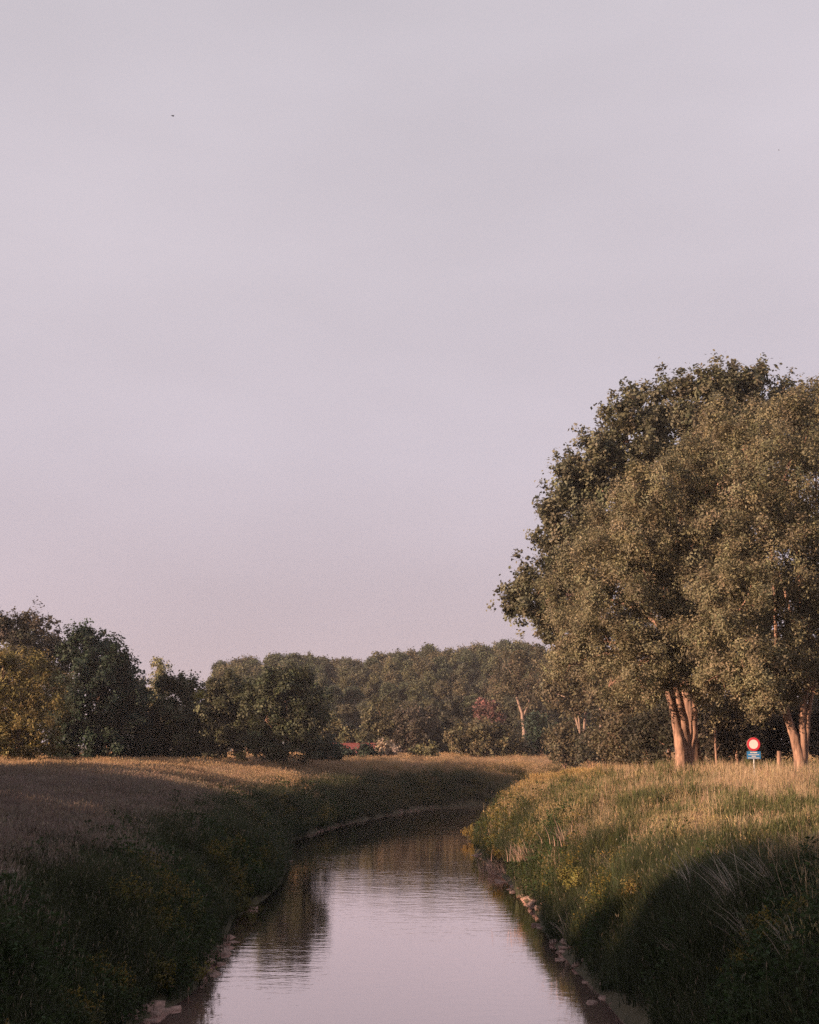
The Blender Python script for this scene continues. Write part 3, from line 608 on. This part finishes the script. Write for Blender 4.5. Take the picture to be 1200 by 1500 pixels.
# ------------------------------------------------------------------ shrubs and trees before the wood
BR = (.078, .066, .050)
for nm, lab, cat, L, Y, bx, n, c, dp in (
    ('light_shrub', 'light green tree behind the red roof', 'tree', [(485, 1070, 20), (500, 1082, 18), (470, 1085, 14), (515, 1085, 14)], 235, 490, 6500, (.125, .115, .062), 3),
    ('round_tree', 'olive rounded tree right of the red roof', 'tree', [(560, 1050, 24), (545, 1075, 22), (580, 1065, 24), (560, 1095, 20)], 232, 560, 9000, (.088, .082, .048), 4),
    ('brown_tree', 'brownish rounded tree behind the flowering shrub', 'tree', [(602, 1065, 22), (610, 1090, 22), (592, 1090, 18), (622, 1060, 18)], 228, 605, 8000, BR, 4),
    ('round_tree', 'dark broad tree left of the wide olive bush', 'tree', [(640, 1058, 24), (662, 1052, 22), (650, 1085, 26), (672, 1080, 22), (682, 1055, 14)], 236, 655, 10000, (.062, .062, .044), 4),
    ('wide_bush', 'wide rounded olive bush at the far field edge', 'bush', [(682, 1082, 22), (706, 1076, 22), (728, 1082, 20), (750, 1092, 16), (690, 1100, 16), (720, 1102, 16), (762, 1098, 12)], 212, 715, 13000, (.115, .10, .058), 4),
    ('dark_shrub', 'small dark shrub before the left end of the red roof', 'shrub', [(505, 1106, 7), (497, 1103, 8), (512, 1109, 6)], 198, 505, 2200, DEEP, 1),
    ('dark_shrub', 'small dark shrub before the right end of the red roof', 'shrub', [(535, 1103, 7), (545, 1107, 8), (528, 1109, 5)], 197, 536, 2200, DEEP, 1),
    ('flowering_shrub', 'small shrub covered in pale blossom beside the red roof', 'shrub', [(565, 1099, 8), (573, 1104, 8), (561, 1107, 7)], 200, 567, 1800, (.34, .26, .20), 1),
    ('light_shrub', 'small light green shrub right of the flowering shrub', 'shrub', [(622, 1102, 10), (632, 1106, 8), (612, 1107, 8)], 202, 622, 2200, (.14, .13, .065), 1),
    ('copper_tree', 'reddish copper-leaved tree above the wide bush', 'tree', [(712, 1040, 14), (705, 1050, 12), (722, 1050, 12)], 262, 712, 2200, (.16, .085, .078), 2),
    ('dark_tree', 'dark shaded tree right of the wide olive bush', 'tree', [(790, 1075, 18), (798, 1095, 18), (785, 1060, 12)], 222, 792, 6000, DEEP, 3),
    ('olive_bush', 'olive bush at the field edge left of the bare stems', 'bush', [(825, 1085, 20), (838, 1098, 18), (818, 1102, 14)], 176, 828, 7000, (.105, .09, .056), 3),
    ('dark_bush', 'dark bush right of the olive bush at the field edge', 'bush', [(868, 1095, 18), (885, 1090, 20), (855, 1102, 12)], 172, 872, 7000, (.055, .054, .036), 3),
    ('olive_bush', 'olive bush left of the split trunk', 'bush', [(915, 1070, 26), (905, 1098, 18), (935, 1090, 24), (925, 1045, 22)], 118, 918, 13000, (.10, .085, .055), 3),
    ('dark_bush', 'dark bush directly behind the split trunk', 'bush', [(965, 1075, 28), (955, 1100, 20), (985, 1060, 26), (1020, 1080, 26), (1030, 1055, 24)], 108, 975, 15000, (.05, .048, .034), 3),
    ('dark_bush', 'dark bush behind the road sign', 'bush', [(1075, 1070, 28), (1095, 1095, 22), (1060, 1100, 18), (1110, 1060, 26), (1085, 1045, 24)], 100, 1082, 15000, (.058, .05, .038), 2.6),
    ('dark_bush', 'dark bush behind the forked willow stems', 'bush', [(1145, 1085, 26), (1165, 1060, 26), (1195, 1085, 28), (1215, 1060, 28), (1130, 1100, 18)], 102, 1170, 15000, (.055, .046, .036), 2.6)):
    z = Y / 2083 * 2.0
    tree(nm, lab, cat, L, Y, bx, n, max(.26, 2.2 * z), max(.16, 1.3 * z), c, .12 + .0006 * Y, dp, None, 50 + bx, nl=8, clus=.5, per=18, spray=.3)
# trees with pale stems at the right end of the wood
for lab, L, Y, bx, n, stems in (
    ('tree with a tall pale forked trunk before the wood', [(760, 985, 26), (790, 975, 24), (738, 1010, 20), (800, 1010, 22), (770, 1015, 16), (745, 975, 18), (785, 1040, 14)], 250, 768, 9000,
     [([(769, 1108, 250), (768, 1070, 250), (765, 1045, 250), (757, 1020, 250), (751, 995, 250)], [.4, .33, .28, .22, .14]), ([(766, 1050, 250), (775, 1030, 250), (774, 1005, 250), (779, 980, 250)], [.2, .17, .14, .1]), ([(757, 1020, 249), (755, 1000, 249), (753, 985, 249)], [.16, .13, .1])]),
    ('olive tree with several bare pale stems left of the willow', [(835, 985, 26), (860, 975, 26), (820, 1010, 20), (850, 1015, 22), (875, 1005, 20), (840, 1040, 14)], 180, 850, 12000,
     [([(852, 1108, 180), (850, 1075, 180), (842, 1045, 180), (835, 1025, 180)], [.2, .16, .13, .08]), ([(854, 1108, 180), (856, 1070, 180), (858, 1040, 180), (857, 1015, 180)], [.2, .16, .13, .08]), ([(850, 1080, 180), (848, 1050, 180), (850, 1030, 180)], [.18, .14, .08])]),
    ('olive tree with twin bare pale stems beside the willow crown', [(885, 985, 26), (905, 1000, 24), (870, 1010, 16), (890, 1020, 18), (912, 1030, 18)], 172, 884, 11000,
     [([(882, 1105, 172), (880, 1070, 172), (881, 1045, 172), (876, 1020, 172)], [.2, .16, .13, .08]), ([(888, 1105, 172), (889, 1070, 172), (891, 1050, 172), (896, 1022, 172)], [.22, .18, .15, .1])])):
    tree('pale_stem_tree', lab, 'tree', L, Y, bx, n, .42, .25, (.105, .09, .058), .3, 3.5, stems, 90 + bx, bark=M_PALEBARK, nl=10, clus=.55, per=18, spray=.4)

# slim trunks under the willows
for px, p0, p1, Y, r, lab in ((1050, 1130, 1066, 97, .075, 'slim shaded trunk between the split willow and the road sign'), (1143, 1132, 1100, 84, .15, 'short sunlit stump right of the road sign')):
    b_ = at(px, p0, Y); g_ = gz(b_[0], Y); e = tag(empty('tree_stump' if r > .12 else 'slim_trunk', (b_[0], Y, g_)), lab, 'stump' if r > .12 else 'trunk'); t_ = at(px - 1, p1, Y)[2] - g_
    m = MB(); m.tube([(0, 0, -.3), (.02, 0, t_ * .3), (-.03, 0, t_ * .7), (-.02, 0, t_)], [r * 1.25, r, r * .92, r * .75], 9, wob=.12); m.build('bark', M_BARK, e, True)
    m = MB(); m.tube([(.05, 0, t_ * .6), (.25, -.1, t_ * .6 + .35)], [r * .3, r * .12], 5); m.build('side_branch', M_BARK, e, True)

# ------------------------------------------------------------------ the wood behind
VAR = []
for k in range(6):
    r = np.random.RandomState(200 + k); H = 24.0; L = []
    for i in range(26):
        h = r.uniform(5, 23); w_ = 3.1 * math.sin(math.pi * min(1, (h - 2) / 23.5)) ** .6; a = r.uniform(0, 6.28); q = w_ * r.uniform(.35, 1) * .75; rr = r.uniform(1.0, 1.9)
        L.append((math.cos(a) * q, math.sin(a) * q, min(h, H - rr), rr, rr, rr * 1.15))
    L.append((0, 0, 22.3, 1.3, 1.3, 1.8))
    me, _ = leaf_cloud(L, 19000, .5, .34, ((.098, .104, .060), (.076, .086, .052), (.115, .112, .062), (.086, .088, .060), (.108, .098, .060), (.068, .08, .05))[k], 300 + k, clus=.7, per=14, spray=.5)
    me.materials.append(M_LEAF); wd = wood(L, 0, .3, 19, None, 8, 400 + k).mesh('trunk', True); wd.materials.append(M_PALEBARK if k % 2 else M_BARK); VAR.append((me, wd))
TOPX = [280, 306, 318, 345, 400, 450, 500, 525, 580, 640, 690, 730, 780, 830, 900, 1000]
TOPY = [1002, 990, 974, 968, 963, 963, 972, 966, 960, 955, 950, 946, 949, 956, 965, 980]
rows = [(292, 1045, .30), (308, 1022, .55), (326, 1000, .72), (346, 980, .86), (368, 968, .95), (392, 0, 1.0)]
ONES = 'first second third fourth fifth sixth seventh eighth ninth tenth eleventh twelfth thirteenth fourteenth fifteenth sixteenth seventeenth eighteenth nineteenth'.split()
def ordinal(n):
    if n < 20: return ONES[n - 1]
    t = ['twent', 'thirt', 'fort', 'fift'][n // 10 - 2]; return t + 'ieth' if n % 10 == 0 else t + 'y-' + ONES[n % 10 - 1]
for ri, (Y, _, fr) in enumerate(rows):
    nth = 0
    step = 3.8 * FPX / Y; x = 312 + rs.uniform(0, step) + (6 - ri) * 3
    while x < 985:
        xx = x + rs.normal(0, step * .2); yy = Y + rs.uniform(-7, 7); tp = np.interp(xx, TOPX, TOPY)
        tp = 1095 - (1095 - tp) * (fr + (1 - fr) * .25) + rs.normal(0, 2.2)
        wx, wz = float(ray(xx, 1090)[0] * yy), gz(float(ray(xx, 1090)[0] * yy), yy); hh = CAM_H + float(ray(xx, tp)[1]) * yy - wz
        nth += 1
        e = tag(empty('forest_tree', (wx, yy, wz)), ordinal(nth) + ' tree from the left ' + ['along the low front edge of the far wood', 'in the second row of the far wood', 'in the lower middle of the far wood', 'in the upper middle of the far wood', 'just below the skyline of the far wood', 'on the skyline of the far wood'][ri], 'tree', 'trees of the far wood, row %d from the field' % (ri + 1))
        sx = min(1.0, max(.68, hh / 24 * .92)) * rs.uniform(.88, 1.15); e.scale = (sx, sx, hh / 24.0); e.rotation_euler = (0, 0, rs.uniform(0, 6.28))
        a, b_ = VAR[rs.randint(6)]; link('crown', a, None, e); link('trunk', b_, None, e); x += step * rs.uniform(.8, 1.2)

# ------------------------------------------------------------------ the row of trees left of the view that shades the near meadow
r = np.random.RandomState(77); L = []
for i in range(24):
    h = r.uniform(2.2, 9.2); a = r.uniform(0, 6.28); q = 3.0 * math.sin(math.pi * min(1, (h - .5) / 10)) ** .6 * r.uniform(.3, 1); rr = r.uniform(1.1, 1.7); L.append((math.cos(a) * q, math.sin(a) * q, h, rr, rr, rr))
sm, _ = leaf_cloud(L, 14000, .5, .34, (.07, .075, .04), 78, clus=.6, per=16); sm.materials.append(M_LEAF)
sw = wood(L, 0, .25, 8, None, 10, 79).mesh('trunk', True); sw.materials.append(M_BARK)
yy = -32.0
while yy < 102:
    x = -50 + rs.uniform(-3, 3); e = tag(empty('field_tree', (x, yy, gz(x, yy))), 'leafy field tree standing left beyond the picture edge', 'tree', 'row of field trees left of the view')
    k = (rs.uniform(.9, 1.1) if yy > 14 else rs.uniform(.8, 1.12)) * np.interp(yy, [-32, 9, 18, 68, 76, 100], [1.8, 1.74, 1.34, 1.18, .98, .95]); e.scale = (k, k, k); e.rotation_euler = (0, 0, rs.uniform(0, 6.28))
    link('crown', sm, None, e); link('trunk', sw, None, e); yy += rs.uniform(3.8, 4.8) if yy > 14 else rs.uniform(4.9, 6.6)

# ------------------------------------------------------------------ road sign
def paint(name, c, rough=.35):
    m = mat_noise(name, tuple(np.array(c) * .93), c, 9, rough, .03, spec=.5); return m
M_RED, M_WHITE, M_BLUE = paint('sign_red', (.46, .03, .045)), paint('sign_white', (.62, .60, .56)), paint('sign_blue', (.025, .16, .36))
M_STEEL = mat_noise('galvanised_steel', (.30, .29, .27), (.42, .41, .39), 12, .5, .1)
YS = 74.0; c0 = at(1103.8, 1090.2, YS); sx = float(at(1105.5, 1120, YS)[0]); sz = gz(sx, YS); zc = float(c0[2] - sz); pxm = YS / FPX
sg = tag(empty('road_sign', (sx, YS, sz)), 'round red and white road sign over a blue plate in the reeds', 'sign'); ox = float(c0[0] - sx)
sg.rotation_euler = (0, 0, .04)
m = MB(); m.tube([(0, .06, -.4), (ox * .4, .06, zc * .5), (ox, .06, zc + .2)], [.035] * 3, 10); m.build('post', M_STEEL, sg, True)
def disc(r0, r1, y0, y1, n=40):
    m = MB(); th = np.linspace(0, 2 * math.pi, n, endpoint=False)
    def ringv(r, y): return [(ox + r * math.cos(t), y, zc + r * math.sin(t)) for t in th]
    f = []; I = lambda a, j: a * n + j % n
    if r0 > 0:
        v = ringv(r0, y0) + ringv(r1, y0) + ringv(r0, y1) + ringv(r1, y1)
        for j in range(n): f += [(I(0, j), I(0, j+1), I(1, j+1), I(1, j)), (I(2, j), I(3, j), I(3, j+1), I(2, j+1)), (I(1, j), I(1, j+1), I(3, j+1), I(3, j)), (I(0, j), I(2, j), I(2, j+1), I(0, j+1))]
    else:
        v = ringv(r1, y0) + ringv(r1, y1); f = [tuple(range(n - 1, -1, -1)), tuple(range(n, 2 * n))] + [(I(0, j), I(0, j+1), I(1, j+1), I(1, j)) for j in range(n)]
    m.add(v, f); return m
RO = 9.7 * pxm
disc(0, RO, .0, .02).build('back_plate', M_STEEL, sg)
disc(RO * .68, RO * .995, -.012, -.002).build('red_ring', M_RED, sg)
disc(0, RO * .675, -.010, -.002).build('white_disc', M_WHITE, sg)
pw, pz1, pz0 = 10.0 * pxm, zc - 10.1 * pxm, zc - 20.8 * pxm
m = MB(); m.box((ox - pw, -.0, pz0), (ox + pw, .02, pz1)); pl = m.build('blue_plate', M_BLUE, sg)
bars = MB()                                     # rows of white lettering, too small to read in the photograph
for row, half, hh in ((.16, .50, .17), (.45, .78, .10), (.66, .30, .12), (.88, .85, .11)):
    zc_ = pz1 + (pz0 - pz1) * row; x = -half * pw
    while x < half * pw - .01:
        w_ = rs.uniform(.035, .06); h_ = hh * (pz1 - pz0) / 2; bars.box((ox + x, -.006, zc_ - h_), (ox + min(x + w_, half * pw), -.001, zc_ + h_)); x += w_ + .014
bars.build('lettering', M_WHITE, pl)['kind'] = 'stuff'
for zz in (zc + .12, zc - .12, (pz0 + pz1) / 2):
    m = MB(); m.box((ox - .07, .021, zz - .02), (ox + .07, .10, zz + .02)); m.build('clamp', M_STEEL, sg)

# ------------------------------------------------------------------ birds
M_BIRD = mat_noise('feathers', (.03, .028, .028), (.07, .062, .06), 20, .7, .1)
def bird(px, py, Y, span, rz, label):
    p_ = at(px, py, Y); m = MB(); s = span / 2
    V = [(0, .42, 0), (.10, .18, .05), (-.10, .18, .05), (0, .2, -.09), (.09, -.15, .04), (-.09, -.15, .04), (0, -.15, -.07), (.14, -.52, .01), (-.14, -.52, .01), (0, -.40, .02),
         (.5, .16, .26), (.46, -.04, .24), (1.0, -.12, .16), (-.5, .16, .26), (-.46, -.04, .24), (-1.0, -.12, .16)]
    F = [(0, 2, 1), (0, 1, 3), (0, 3, 2), (1, 2, 5, 4), (1, 4, 6, 3), (2, 3, 6, 5), (4, 5, 9), (4, 9, 7), (5, 8, 9), (4, 7, 6), (5, 6, 8), (6, 7, 9), (6, 9, 8), (1, 10, 11, 4), (10, 12, 11), (2, 5, 14, 13), (13, 14, 15)]
    m.add(np.array(V) * s, F); o = m.build('bird', M_BIRD); o.location = p_; o.rotation_euler = (0, .35, rz); tag(o, label, 'bird')
bird(253, 170, 62, .40, -.9, 'small dark bird flying high in the left sky')
bird(1141, 220, 100, .22, 1.2, 'tiny speck of a bird high in the right sky')

# ------------------------------------------------------------------ evening haze
m = MB(); m.box((-1400, -500, -3.2), (1400, 2600, 62)); hzo = m.build('haze', None); tag(hzo, 'thin evening haze over the whole valley', 'haze', kind='stuff')
hm = bpy.data.materials.new('haze'); hm.use_nodes = True; N = hm.node_tree.nodes; N.remove(N['Principled BSDF'])
pv = N.new('ShaderNodeVolumePrincipled'); pv.inputs['Density'].default_value = 0.00014; pv.inputs['Color'].default_value = (.90, .88, .95, 1)
hm.node_tree.links.new(pv.outputs[0], N['Material Output'].inputs['Volume']); hzo.data.materials.append(hm)
